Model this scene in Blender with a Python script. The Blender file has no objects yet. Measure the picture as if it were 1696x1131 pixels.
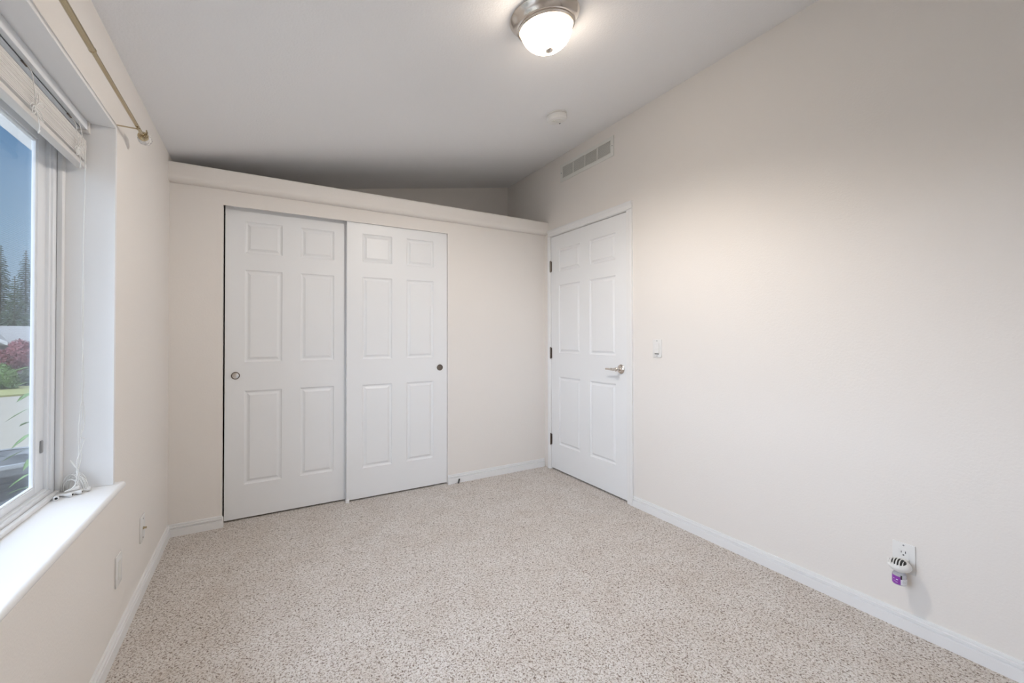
import bpy, bmesh, math, random
from mathutils import Vector, Matrix, Euler
rnd = random.Random(7)
SC = bpy.context.scene
COL = SC.collection
R = math.radians

# ------------------------------------------------------------------ camera
CAM_H = 1.15
cam_data = bpy.data.cameras.new('camera')
cam_data.sensor_width = 36.0
cam_data.lens = 705.03 / 1696 * 36.0
cam_data.shift_y = (549.96 - 565.5) / 1696
cam_data.clip_start = 0.02
cam_data.clip_end = 500
cam = bpy.data.objects.new('camera', cam_data)
COL.objects.link(cam)
yaw, pit, rol = R(30.5034), R(0.5758), R(-0.0922)
Fv = Vector((math.sin(yaw)*math.cos(pit), math.cos(yaw)*math.cos(pit), math.sin(pit)))
Rv = Vector((math.cos(yaw), -math.sin(yaw), 0)); Uv = Rv.cross(Fv)
R2 = Rv*math.cos(rol) + Uv*math.sin(rol); U2 = Uv*math.cos(rol) - Rv*math.sin(rol)
cam.matrix_world = Matrix(((R2.x, U2.x, -Fv.x, 0), (R2.y, U2.y, -Fv.y, 0), (R2.z, U2.z, -Fv.z, CAM_H), (0, 0, 0, 1)))
SC.camera = cam

# ------------------------------------------------------------------ view
SC.view_settings.view_transform = 'Standard'
SC.view_settings.look = 'None'
SC.view_settings.gamma = 1
SC.view_settings.use_curve_mapping = False
SC.view_settings.exposure = 0.0

# ------------------------------------------------------------------ sky: blue, plus an added bright lobe that lights the room through the window
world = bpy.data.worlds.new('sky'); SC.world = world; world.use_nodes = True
nt = world.node_tree; nt.nodes.clear()
def N(tree, kind, **kw):
    n = tree.nodes.new(kind)
    for k, v in kw.items():
        if k.startswith('i_'): n.inputs[k[2:].replace('_', ' ')].default_value = v
        else: setattr(n, k, v)
    return n
tc = N(nt, 'ShaderNodeTexCoord'); sep = N(nt, 'ShaderNodeSeparateXYZ'); nt.links.new(tc.outputs['Generated'], sep.inputs[0])
ramp = N(nt, 'ShaderNodeValToRGB')
el = ramp.color_ramp.elements
el[0].position = 0.0; el[0].color = (0.62, 0.76, 0.92, 1)
el[1].position = 0.55; el[1].color = (0.13, 0.32, 0.68, 1)
e = el.new(0.16); e.color = (0.40, 0.64, 0.92, 1)
e = el.new(0.30); e.color = (0.22, 0.46, 0.82, 1)
nt.links.new(sep.outputs['Z'], ramp.inputs[0])
FILL_DIR = Vector((-0.86, -0.16, 0.50)).normalized()  # centre of the added lobe, clear of the sky visible through the glass
dotn = N(nt, 'ShaderNodeVectorMath', operation='DOT_PRODUCT'); dotn.inputs[1].default_value = FILL_DIR
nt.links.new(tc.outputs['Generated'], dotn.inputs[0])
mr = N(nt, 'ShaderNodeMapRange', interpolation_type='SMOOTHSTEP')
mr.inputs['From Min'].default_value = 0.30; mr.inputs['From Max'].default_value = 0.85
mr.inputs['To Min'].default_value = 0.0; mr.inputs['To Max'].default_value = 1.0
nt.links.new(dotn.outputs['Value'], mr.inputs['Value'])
FILL_GLOW = 7.0  # strength of the added lobe, set for room brightness
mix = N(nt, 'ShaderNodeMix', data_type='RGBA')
mix.inputs['B'].default_value = (0.82*FILL_GLOW, 0.93*FILL_GLOW, 1.13*FILL_GLOW, 1)
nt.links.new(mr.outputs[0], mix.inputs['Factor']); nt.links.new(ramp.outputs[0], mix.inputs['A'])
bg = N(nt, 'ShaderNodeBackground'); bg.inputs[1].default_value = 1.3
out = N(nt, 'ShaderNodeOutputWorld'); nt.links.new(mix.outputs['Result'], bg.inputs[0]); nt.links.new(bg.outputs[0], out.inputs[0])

# ------------------------------------------------------------------ sun (over the roof, never through the window)
sd = bpy.data.lights.new('sun', 'SUN'); sd.energy = 5.0; sd.angle = R(0.6); sd.color = (1, 0.95, 0.86)
sun = bpy.data.objects.new('sun', sd); COL.objects.link(sun)
sun.rotation_euler = Vector((-0.55, 0.45, -0.85)).to_track_quat('-Z', 'Y').to_euler()

# ------------------------------------------------------------------ room measures
XL, XR, YC, YB, YR = -0.460, 2.182, 3.121, 3.783, -0.90
SLOPE = 0.1818
CZ = lambda x: 2.1985 + SLOPE*(x - XL)
LAMP_C = (1.0, 1.43)
LAMP_POWER = 50.0
DOME = 28.0

# ------------------------------------------------------------------ materials
def newmat(name):
    m = bpy.data.materials.new(name); m.use_nodes = True
    return m, m.node_tree, m.node_tree.nodes['Principled BSDF']
def L(nt_, a, b): nt_.links.new(a, b)
def plain(name, col, rough=0.5, metal=0.0, bump=0.0, bscale=200, var=0.0, spec=0.5, coat=0):
    m, t, b = newmat(name)
    b.inputs['Base Color'].default_value = (*col, 1); b.inputs['Roughness'].default_value = rough
    b.inputs['Metallic'].default_value = metal; b.inputs['Specular IOR Level'].default_value = spec
    co = N(t, 'ShaderNodeTexCoord')
    if var > 0:
        nz = N(t, 'ShaderNodeTexNoise'); nz.inputs['Scale'].default_value = 3.0; nz.inputs['Detail'].default_value = 4
        L(t, co.outputs['Object'], nz.inputs['Vector'])
        mx = N(t, 'ShaderNodeMix', data_type='RGBA'); mx.inputs['A'].default_value = (*[c*(1-var) for c in col], 1)
        mx.inputs['B'].default_value = (*[min(1, c*(1+var)) for c in col], 1)
        L(t, nz.outputs['Fac'], mx.inputs['Factor']); L(t, mx.outputs['Result'], b.inputs['Base Color'])
    if bump > 0:
        nb = N(t, 'ShaderNodeTexNoise'); nb.inputs['Scale'].default_value = bscale; nb.inputs['Detail'].default_value = 3
        L(t, co.outputs['Object'], nb.inputs['Vector'])
        bn = N(t, 'ShaderNodeBump'); bn.inputs['Strength'].default_value = bump; bn.inputs['Distance'].default_value = 0.002
        L(t, nb.outputs['Fac'], bn.inputs['Height']); L(t, bn.outputs[0], b.inputs['Normal'])
    return m
M = {}
M['wall'] = plain('wall_paint', (0.86, 0.827, 0.792), 0.75, bump=0.32, bscale=130, spec=0.25)
M['ceil'] = plain('ceiling_paint', (0.905, 0.91, 0.925), 0.85, bump=0.6, bscale=120, spec=0.2)
M['trim'] = plain('white_trim_paint', (0.88, 0.885, 0.89), 0.35, spec=0.4, bump=0.04, bscale=60)
M['door'] = plain('white_door_paint', (0.88, 0.895, 0.91), 0.38, spec=0.4, bump=0.05, bscale=90)
M['vinyl'] = plain('white_vinyl', (0.88, 0.91, 0.945), 0.3, bump=0.02, bscale=50)
M['slat'] = plain('blind_slat', (0.82, 0.80, 0.78), 0.4, bump=0.05, bscale=100)
M['plastic'] = plain('white_plastic', (0.84, 0.84, 0.83), 0.3, bump=0.02, bscale=80)
M['cord'] = plain('white_cord', (0.85, 0.85, 0.83), 0.7, bump=0.3, bscale=900)
M['nickel'] = plain('brushed_nickel', (0.70, 0.65, 0.60), 0.2, 1.0, bump=0.05, bscale=300)
M['bronze'] = plain('antique_brass', (0.50, 0.42, 0.28), 0.16, 1.0, bump=0.05, bscale=300)
M['darkmetal'] = plain('dark_nickel', (0.22, 0.19, 0.165), 0.35, 1.0, bump=0.05, bscale=300)
M['black'] = plain('black_plastic', (0.012, 0.012, 0.013), 0.45, bump=0.05, bscale=200)
M['slot'] = plain('slot_dark', (0.02, 0.02, 0.02), 0.7, bump=0.05, bscale=200)
M['vent'] = plain('vent_enamel', (0.80, 0.80, 0.765), 0.4, bump=0.03, bscale=100)
M['ventdark'] = plain('vent_backing', (0.50, 0.50, 0.47), 0.7, bump=0.03, bscale=100)
M['purple'] = plain('purple_label', (0.28, 0.05, 0.42), 0.35, bump=0.03, bscale=100)
M['label'] = plain('white_label', (0.82, 0.82, 0.86), 0.4, bump=0.03, bscale=100)
M['grey'] = plain('grey_mark', (0.25, 0.25, 0.28), 0.5, bump=0.03, bscale=100)
M['bark'] = plain('bark', (0.10, 0.07, 0.05), 0.9, bump=0.8, bscale=12, var=0.3)
M['conifer'] = plain('conifer_needles', (0.028, 0.055, 0.035), 0.8, var=0.5)
M['conifer2'] = plain('conifer_needles_pale', (0.045, 0.08, 0.042), 0.8, var=0.5)
M['leaf'] = plain('bush_leaves', (0.11, 0.20, 0.05), 0.6, var=0.3)
M['hedge'] = plain('hedge_leaves', (0.06, 0.085, 0.03), 0.7, var=0.3)
M['maple'] = plain('maple_leaves', (0.20, 0.05, 0.065), 0.6, var=0.35)
M['lawn'] = plain('lawn', (0.24, 0.245, 0.09), 0.9, bump=0.8, bscale=20, var=0.3)
M['roof'] = plain('roof_shingle', (0.24, 0.235, 0.235), 0.85, bump=0.5, bscale=8, var=0.2)
M['siding'] = plain('house_siding', (0.16, 0.15, 0.15), 0.7, bump=0.2, bscale=10, var=0.1)
M['fascia'] = plain('white_fascia', (0.5, 0.5, 0.5), 0.5, bump=0.05, bscale=10)
M['acgrey'] = plain('charcoal_metal', (0.035, 0.038, 0.044), 0.5, bump=0.1, bscale=40)
M['acrim'] = plain('pale_grey_metal', (0.30, 0.31, 0.32), 0.45, bump=0.1, bscale=40)
M['acband'] = plain('mid_grey_metal', (0.12, 0.125, 0.13), 0.5, bump=0.1, bscale=40)
M['outer'] = plain('exterior_siding', (0.5, 0.48, 0.45), 0.7, bump=0.1, bscale=20)

def carpet():
    m, t, b = newmat('carpet_pile')
    co = N(t, 'ShaderNodeTexCoord')
    warp = N(t, 'ShaderNodeTexNoise'); warp.inputs['Scale'].default_value = 90; warp.inputs['Detail'].default_value = 2
    L(t, co.outputs['Object'], warp.inputs['Vector'])
    sc_ = N(t, 'ShaderNodeVectorMath', operation='SCALE'); sc_.inputs['Scale'].default_value = 0.016
    L(t, warp.outputs['Color'], sc_.inputs[0])
    ad = N(t, 'ShaderNodeVectorMath', operation='ADD'); L(t, co.outputs['Object'], ad.inputs[0]); L(t, sc_.outputs[0], ad.inputs[1])
    vo = N(t, 'ShaderNodeTexVoronoi', feature='F1'); vo.inputs['Scale'].default_value = 135
    L(t, ad.outputs[0], vo.inputs['Vector'])
    n2 = N(t, 'ShaderNodeTexNoise'); n2.inputs['Scale'].default_value = 150; n2.inputs['Detail'].default_value = 3; n2.inputs['Roughness'].default_value = 0.6
    L(t, ad.outputs[0], n2.inputs['Vector'])
    big = N(t, 'ShaderNodeTexNoise'); big.inputs['Scale'].default_value = 5; big.inputs['Detail'].default_value = 5; big.inputs['Roughness'].default_value = 0.65
    L(t, co.outputs['Object'], big.inputs['Vector'])
    # dark gaps between the tufts
    r1 = N(t, 'ShaderNodeValToRGB'); L(t, n2.outputs['Fac'], r1.inputs[0])
    e = r1.color_ramp.elements; e[0].position = 0.33; e[0].color = (0.15, 0.11, 0.085, 1)
    e[1].position = 0.66; e[1].color = (0.88, 0.85, 0.825, 1)
    k = e.new(0.41); k.color = (0.46, 0.39, 0.33, 1)
    k = e.new(0.49); k.color = (0.77, 0.715, 0.665, 1)
    hs = N(t, 'ShaderNodeMix', data_type='RGBA', blend_type='MULTIPLY'); hs.inputs['Factor'].default_value = 1
    r2 = N(t, 'ShaderNodeValToRGB'); L(t, big.outputs['Fac'], r2.inputs[0])
    r2.color_ramp.elements[0].position = 0.3; r2.color_ramp.elements[0].color = (0.90, 0.87, 0.84, 1)
    r2.color_ramp.elements[1].position = 0.62; r2.color_ramp.elements[1].color = (1, 1, 1, 1)
    L(t, r1.outputs[0], hs.inputs['A']); L(t, r2.outputs[0], hs.inputs['B']); L(t, hs.outputs['Result'], b.inputs['Base Color'])
    mm = N(t, 'ShaderNodeMath', operation='SUBTRACT'); L(t, n2.outputs['Fac'], mm.inputs[0]); L(t, vo.outputs['Distance'], mm.inputs[1])
    bn = N(t, 'ShaderNodeBump'); bn.inputs['Strength'].default_value = 0.7; bn.inputs['Distance'].default_value = 0.006
    L(t, mm.outputs[0], bn.inputs['Height']); L(t, bn.outputs[0], b.inputs['Normal'])
    b.inputs['Roughness'].default_value = 0.95; b.inputs['Specular IOR Level'].default_value = 0.1
    b.inputs['Sheen Weight'].default_value = 0.25
    return m
M['carpet'] = carpet()
def pavement():
    m, t, b = newmat('driveway_concrete')
    co = N(t, 'ShaderNodeTexCoord'); n = N(t, 'ShaderNodeTexNoise'); n.inputs['Scale'].default_value = 1.2; n.inputs['Detail'].default_value = 8
    L(t, co.outputs['Object'], n.inputs['Vector'])
    r = N(t, 'ShaderNodeValToRGB'); L(t, n.outputs['Fac'], r.inputs[0])
    r.color_ramp.elements[0].color = (0.27, 0.245, 0.20, 1); r.color_ramp.elements[1].color = (0.33, 0.30, 0.25, 1)
    L(t, r.outputs[0], b.inputs['Base Color']); b.inputs['Roughness'].default_value = 0.9
    return m
M['pave'] = pavement()
def glass(name, tint=(1, 1, 1), rough=0.0):
    m, t, b = newmat(name)
    t.nodes.remove(b)
    tr = N(t, 'ShaderNodeBsdfTransparent'); tr.inputs[0].default_value = (*tint, 1)
    gl = N(t, 'ShaderNodeBsdfGlossy'); gl.inputs['Roughness'].default_value = rough
    lw_ = N(t, 'ShaderNodeLayerWeight'); lw_.inputs['Blend'].default_value = 0.5
    pw_ = N(t, 'ShaderNodeMath', operation='POWER'); L(t, lw_.outputs['Facing'], pw_.inputs[0]); pw_.inputs[1].default_value = 5
    fr = N(t, 'ShaderNodeMath', operation='MULTIPLY_ADD'); L(t, pw_.outputs[0], fr.inputs[0]); fr.inputs[1].default_value = 0.6; fr.inputs[2].default_value = 0.02
    mx = N(t, 'ShaderNodeMixShader'); L(t, fr.outputs[0], mx.inputs[0]); L(t, tr.outputs[0], mx.inputs[1]); L(t, gl.outputs[0], mx.inputs[2])
    L(t, mx.outputs[0], t.nodes['Material Output'].inputs['Surface'])
    return m
M['glass'] = glass('window_glass', (0.95, 0.97, 0.97))
def crystal():
    m, t, b = newmat('clear_crystal')
    b.inputs['Base Color'].default_value = (0.97, 0.97, 0.97, 1); b.inputs['Roughness'].default_value = 0.08
    b.inputs['Transmission Weight'].default_value = 0.75; b.inputs['IOR'].default_value = 1.45
    return m
M['crystal'] = crystal()
def bottle_mat():
    m, t, b = newmat('frosted_bottle')
    b.inputs['Base Color'].default_value = (0.80, 0.80, 0.86, 1); b.inputs['Roughness'].default_value = 0.2
    b.inputs['Transmission Weight'].default_value = 0.4
    return m
M['bottle'] = bottle_mat()
def screen_mat():
    m, t, b = newmat('insect_screen_mesh')
    b.inputs['Base Color'].default_value = (0.05, 0.052, 0.056, 1); b.inputs['Roughness'].default_value = 0.6
    co = N(t, 'ShaderNodeTexCoord')
    fac = []
    for prof in ('Y', 'Z'):
        w = N(t, 'ShaderNodeTexWave', bands_direction=prof); w.inputs['Scale'].default_value = 55; w.inputs['Distortion'].default_value = 1.5
        w.inputs['Detail'].default_value = 3; w.inputs['Detail Scale'].default_value = 1.2
        L(t, co.outputs['Object'], w.inputs['Vector']); fac.append(w)
    mx = N(t, 'ShaderNodeMath', operation='ADD'); L(t, fac[0].outputs['Fac'], mx.inputs[0]); L(t, fac[1].outputs['Fac'], mx.inputs[1])
    r = N(t, 'ShaderNodeMapRange'); r.inputs['From Min'].default_value = 0.0; r.inputs['From Max'].default_value = 2.0
    r.inputs['To Min'].default_value = 0.25; r.inputs['To Max'].default_value = 0.37
    L(t, mx.outputs[0], r.inputs['Value'])
    tr = N(t, 'ShaderNodeBsdfTransparent'); ms = N(t, 'ShaderNodeMixShader')
    L(t, r.outputs[0], ms.inputs[0]); L(t, tr.outputs[0], ms.inputs[1]); L(t, b.outputs[0], ms.inputs[2])
    L(t, ms.outputs[0], t.nodes['Material Output'].inputs['Surface'])
    return m
M['screen'] = screen_mat()
def dome_mat():
    m, t, b = newmat('lit_frosted_glass')
    b.inputs['Base Color'].default_value = (0.85, 0.80, 0.72, 1); b.inputs['Roughness'].default_value = 0.25
    # two bulbs behind the frosted bowl: bright lobes on a dimmer rim
    co = N(t, 'ShaderNodeTexCoord'); acc = None
    for c in ((-0.045, -0.02, -0.07), (0.05, 0.02, -0.07)):
        dn = N(t, 'ShaderNodeVectorMath', operation='DISTANCE'); dn.inputs[1].default_value = c
        L(t, co.outputs['Object'], dn.inputs[0])
        mr_ = N(t, 'ShaderNodeMapRange', interpolation_type='SMOOTHSTEP'); mr_.inputs['From Min'].default_value = 0.03; mr_.inputs['From Max'].default_value = 0.11
        mr_.inputs['To Min'].default_value = 1.0; mr_.inputs['To Max'].default_value = 0.0
        L(t, dn.outputs['Value'], mr_.inputs['Value'])
        if acc is None: acc = mr_.outputs[0]
        else:
            a = N(t, 'ShaderNodeMath', operation='MAXIMUM'); L(t, acc, a.inputs[0]); L(t, mr_.outputs[0], a.inputs[1]); acc = a.outputs[0]
    st = N(t, 'ShaderNodeMath', operation='MULTIPLY_ADD'); L(t, acc, st.inputs[0]); st.inputs[1].default_value = DOME*1.6; st.inputs[2].default_value = 1.3
    cm = N(t, 'ShaderNodeMix', data_type='RGBA'); cm.inputs['A'].default_value = (1.0, 0.80, 0.60, 1); cm.inputs['B'].default_value = (1.0, 0.88, 0.74, 1)
    L(t, acc, cm.inputs['Factor']); L(t, cm.outputs['Result'], b.inputs['Emission Color']); L(t, st.outputs[0], b.inputs['Emission Strength'])
    return m
M['dome'] = dome_mat()

# ------------------------------------------------------------------ mesh helpers
class MB:
    def __init__(s): s.bm = bmesh.new()
    def box(s, x0, x1, y0, y1, z0, z1, bev=0.0, seg=2):
        r = bmesh.ops.create_cube(s.bm, size=1.0); vs = r['verts']
        for v in vs:
            v.co = Vector(((x0+x1)/2 + v.co.x*(x1-x0), (y0+y1)/2 + v.co.y*(y1-y0), (z0+z1)/2 + v.co.z*(z1-z0)))
        if bev > 0:
            es = {e for v in vs for e in v.link_edges}
            bmesh.ops.bevel(s.bm, geom=list(es), offset=bev, segments=seg, affect='EDGES', profile=0.5)
        return s
    def prism(s, pts, axis, a0, a1):
        """closed outline pts (two coords) extruded along axis 'x','y' or 'z'"""
        def P(p, a):
            return {'x': (a, p[0], p[1]), 'y': (p[0], a, p[1]), 'z': (p[0], p[1], a)}[axis]
        A = [s.bm.verts.new(P(p, a0)) for p in pts]; B = [s.bm.verts.new(P(p, a1)) for p in pts]
        n = len(pts)
        s.bm.faces.new(A); s.bm.faces.new(B[::-1])
        for i in range(n): s.bm.faces.new((A[i], B[i], B[(i+1) % n], A[(i+1) % n]))
        return s
    def lathe(s, prof, seg=32, mat=None, cap=True):
        """prof: list of (r, z) about +Z, transformed by mat"""
        mat = mat or Matrix(); rings = []
        for r, z in prof:
            if r < 1e-6: rings.append([s.bm.verts.new(mat @ Vector((0, 0, z)))])
            else: rings.append([s.bm.verts.new(mat @ Vector((r*math.cos(2*math.pi*i/seg), r*math.sin(2*math.pi*i/seg), z))) for i in range(seg)])
        for a, b in zip(rings, rings[1:]):
            for i in range(seg):
                j = (i+1) % seg
                if len(a) == 1 and len(b) == 1: continue
                if len(a) == 1: s.bm.faces.new((a[0], b[i], b[j]))
                elif len(b) == 1: s.bm.faces.new((a[i], b[0], a[j]))
                else: s.bm.faces.new((a[i], b[i], b[j], a[j]))
        if cap:
            for rg in (rings[0], rings[-1]):
                if len(rg) > 2: s.bm.faces.new(rg)
        return s
    def cyl(s, p, q, r, seg=20, r2=None):
        p = Vector(p); q = Vector(q); d = q-p
        m = Matrix.Translation(p) @ d.to_track_quat('Z', 'Y').to_matrix().to_4x4()
        return s.lathe([(r, 0), (r if r2 is None else r2, d.length)], seg, m)
    def tube(s, pts, r, seg=8, taper=None):
        pts = [Vector(p) for p in pts]; rings = []; n = len(pts)
        up = Vector((0.13, 0.21, 0.97)).normalized()
        for i, p in enumerate(pts):
            d = (pts[min(i+1, n-1)] - pts[max(i-1, 0)]).normalized()
            a = d.cross(up)
            if a.length < 0.05: a = d.cross(Vector((1, 0, 0)))
            a.normalize(); b = d.cross(a)
            rr = r if taper is None else r*(1+(taper-1)*i/(n-1))
            rings.append([s.bm.verts.new(p + (a*math.cos(2*math.pi*k/seg) + b*math.sin(2*math.pi*k/seg))*rr) for k in range(seg)])
        for A, B in zip(rings, rings[1:]):
            for k in range(seg): s.bm.faces.new((A[k], B[k], B[(k+1) % seg], A[(k+1) % seg]))
        s.bm.faces.new(rings[0]); s.bm.faces.new(rings[-1][::-1])
        return s
    def build(s, name, mat, parent=None, smooth=False, offset=None, autos=False):
        bmesh.ops.recalc_face_normals(s.bm, faces=s.bm.faces)
        me = bpy.data.meshes.new(name); s.bm.to_mesh(me); s.bm.free()
        me.materials.append(M[mat] if isinstance(mat, str) else mat)
        if smooth: me.polygons.foreach_set('use_smooth', [True]*len(me.polygons))
        if smooth and autos: me.set_sharp_from_angle(angle=R(35))
        o = bpy.data.objects.new(name, me); COL.objects.link(o)
        if offset is not None:
            me.transform(Matrix.Translation(-Vector(offset)))
            o.location = offset
        if parent is not None:
            o.parent = parent
            if parent.matrix_basis.translation.length: o.location = Vector(o.location) - 0*Vector(o.location)
        return o
def tag(o, label=None, cat=None, group=None, kind=None):
    if label: o['label'] = label
    if cat: o['category'] = cat
    if group: o['group'] = group
    if kind: o['kind'] = kind
    return o
def thing(name, label, cat, loc, group=None, kind=None):
    o = bpy.data.objects.new(name, None); COL.objects.link(o); o.location = loc; o.empty_display_size = 0.05
    return tag(o, label, cat, group, kind)
def part(mb, name, mat, root, smooth=True, label=None, autos=True):
    """meshes are written in room coordinates; keep them there under a moved Empty"""
    o = mb.build(name, mat, None, smooth, autos=autos)
    o.parent = root
    o.matrix_parent_inverse = wm(root).inverted()
    if label: o['label'] = label
    return o
def wm(o):
    m = o.matrix_basis.copy()
    p = o
    while p.parent is not None:
        m = p.parent.matrix_basis @ p.matrix_parent_inverse @ m; p = p.parent
    return m
def catmull(pts, n=8):
    P = [Vector(p) for p in pts]; P = [P[0]] + P + [P[-1]]; out_ = []
    for i in range(1, len(P)-2):
        for k in range(n):
            t = k/n; a, b, c, d = P[i-1:i+3]
            out_.append(0.5*((2*b) + (c-a)*t + (2*a-5*b+4*c-d)*t*t + (3*b-a-3*c+d)*t**3))
    out_.append(P[-2]); return out_

# ------------------------------------------------------------------ room shell
def struct(mb, name, mat, label=None, cat=None, smooth=False):
    o = mb.build(name, mat, None, smooth, autos=smooth); tag(o, label, cat, kind='structure'); return o
WY0, WY1, WZ0, WZ1 = 0.25, 2.068, 0.595, 1.923      # window hole (liner sits inside)
T = 0.20
struct(MB().box(XL-T, XR+0.12, YR-0.1, YB+0.1, -0.12, 0.0), 'floor', 'carpet', 'beige speckled twist pile carpet covering the bedroom floor', 'carpet')
wl = MB()
wl.box(XL-T, XL, YR, WY0, 0, 2.24); wl.box(XL-T, XL, WY1, YB, 0, 2.24)
wl.box(XL-T, XL, WY0, WY1, 0, WZ0); wl.box(XL-T, XL, WY0, WY1, WZ1, 2.24)
struct(wl, 'wall_left', 'wall', 'cream wall with the window and brass curtain rod', 'wall')
DY0, DY1, DZ = 2.132, 3.034, 2.022                 # entry door hole
wr = MB()
wr.box(XR, XR+0.12, YR, DY0, 0, 2.74); wr.box(XR, XR+0.12, DY1, YB, 0, 2.74)
wr.box(XR, XR+0.12, DY0, DY1, DZ, 2.74); wr.box(XR+0.08, XR+0.12, DY0, DY1, 0, DZ)
struct(wr, 'wall_right', 'wall', 'long cream wall with the entry door, switch and outlet', 'wall')
struct(MB().prism([(XL-T, 0), (XR+0.12, 0), (XR+0.12, CZ(XR+0.12)+0.03), (XL-T, CZ(XL-T)+0.03)], 'y', YB, YB+0.1), 'wall_back', 'wall', 'shadowed far wall above the closet ledge', 'wall')
struct(MB().prism([(XL-T, 0), (XR+0.12, 0), (XR+0.12, CZ(XR+0.12)+0.03), (XL-T, CZ(XL-T)+0.03)], 'y', YR-0.1, YR), 'wall_rear', 'wall', 'cream wall behind the camera', 'wall')
xa, xb = XL-T-0.35, XR+0.14
struct(MB().prism([(xa, CZ(xa)), (xb, CZ(xb)), (xb, CZ(xb)+0.16), (xa, CZ(xa)+0.16)], 'y', YR-0.15, YB+0.15), 'ceiling', 'ceil', 'sloped off-white textured ceiling rising to the right', 'ceiling')
# closet front wall
OX0, OX1, OZ = -0.203, 1.256, 1.955
wc = MB()
wc.box(XL, OX0, YC, YC+0.10, 0, 2.06); wc.box(OX1, XR, YC, YC+0.10, 0, 2.06)
wc.box(OX0, OX1, YC, YC+0.010, OZ, 2.06); wc.box(OX0, OX1, YC+0.010, YC+0.10, 1.995, 2.06)
struct(wc, 'wall_closet', 'wall', 'cream closet wall around the sliding doors', 'wall')
LZ0, LZ1 = 2.047, 2.156
def rrect(pts_r):
    out_ = []
    for (cx, cy, r, a0, a1) in pts_r:
        for k in range(7):
            a = R(a0 + (a1-a0)*k/6); out_.append((cx+r*math.cos(a), cy+r*math.sin(a)))
    return out_
prof = rrect([(3.066+0.036, LZ0+0.036, 0.036, 270, 180), (3.066+0.014, LZ1-0.014, 0.014, 180, 90)]) + [(YB, LZ1), (YB, LZ0)]
struct(MB().prism(prof, 'x', XL, XR), 'trim_1', 'wall', 'rounded cream ledge running along the top of the closet', 'ledge', smooth=True)

# baseboards: stepped profile, height h
def base_prof(t=0.014, h=0.070):
    return [(0, 0), (t, 0), (t, h*0.58), (t*0.45, h*0.62), (t*0.45, h*0.66), (t*0.90, h*0.70), (t*0.90, h*0.80), (t*0.35, h*0.84), (t*0.35, h*0.87), (t*0.60, h*0.90), (t*0.50, h), (0, h)]
bp = base_prof()
struct(MB().prism([(XL+a, b) for a, b in bp], 'y', YR, YC), 'baseboard_left', 'trim', 'white stepped baseboard under the window', 'baseboard')
bb = MB(); bb.prism([(XR-a, b) for a, b in bp], 'y', YR, 2.076); struct(bb, 'baseboard_right', 'trim', 'white stepped baseboard along the long right wall', 'baseboard')
bb = MB(); bb.prism([(YC-a, b) for a, b in bp], 'x', XL, OX0+0.004); bb.box(OX0-0.001, OX0+0.010, YC-0.011, YC+0.002, 0, 0.064, 0.003)
struct(bb, 'baseboard_closet_left', 'trim', 'short white baseboard left of the closet doors', 'baseboard')
struct(MB().prism([(YC-a, b) for a, b in bp], 'x', OX1, XR-0.016), 'baseboard_closet_right', 'trim', 'white baseboard between the closet doors and the entry door', 'baseboard')
struct(MB().box(XL, XR, YR, YR+0.013, 0, 0.07), 'baseboard_rear', 'trim', 'white baseboard behind the camera', 'baseboard')

# ------------------------------------------------------------------ six panel doors
def panel_door(w, z0, z1, panels, t=0.035):
    """front face in the plane y=0 looking to -y, x 0..w ; panels (x0,x1,z0,z1)"""
    bm = bmesh.new()
    xs = sorted({0, w} | {p[0] for p in panels} | {p[1] for p in panels})
    zs = sorted({z0, z1} | {p[2] for p in panels} | {p[3] for p in panels})
    inside = lambda x, z: next((p for p in panels if p[0] < x < p[1] and p[2] < z < p[3]), None)
    cache = {}
    def V(x, y, z):
        k = (round(x, 5), round(y, 5), round(z, 5))
        if k not in cache: cache[k] = bm.verts.new((x, y, z))
        return cache[k]
    for i in range(len(xs)-1):
        for j in range(len(zs)-1):
            if inside((xs[i]+xs[i+1])/2, (zs[j]+zs[j+1])/2) is None:
                bm.faces.new((V(xs[i], 0, zs[j]), V(xs[i+1], 0, zs[j]), V(xs[i+1], 0, zs[j+1]), V(xs[i], 0, zs[j+1])))
    steps = [(0, 0), (0.002, 0.0040), (0.007, 0.0078), (0.013, 0.0096), (0.017, 0.0090), (0.029, 0.0030), (0.0295, 0.0008)]
    for p in panels:
        xs_ = [v for v in xs if p[0] <= v <= p[1]]; zs_ = [v for v in zs if p[2] <= v <= p[3]]
        rings = []
        for ins, dep in steps:
            rings.append([V(p[0]+ins, dep, p[2]+ins), V(p[1]-ins, dep, p[2]+ins), V(p[1]-ins, dep, p[3]-ins), V(p[0]+ins, dep, p[3]-ins)])
        for a, b in zip(rings, rings[1:]):
            for k in range(4): bm.faces.new((a[k], a[(k+1) % 4], b[(k+1) % 4], b[k]))
        bm.faces.new(rings[-1])
    o = [(0, z0), (w, z0), (w, z1), (0, z1)]
    f = [V(x, 0, z) for x, z in o]; bk = [V(x, t, z) for x, z in o]
    for k in range(4): bm.faces.new((f[k], f[(k+1) % 4], bk[(k+1) % 4], bk[k]))
    bm.faces.new(bk)
    return bm
def six(xa_, xb_, xc_, xd_, rows):
    return [(a, b, z0, z1) for (z0, z1) in rows for (a, b) in ((xa_, xb_), (xc_, xd_))]
ROWS = [(0.220, 0.808), (0.990, 1.574), (1.682, 1.882)]
def mb_of(bm, mat=None):
    s = MB(); s.bm.free(); s.bm = bm
    if mat is not None: bmesh.ops.transform(bm, matrix=mat, verts=bm.verts)
    return s
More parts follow.
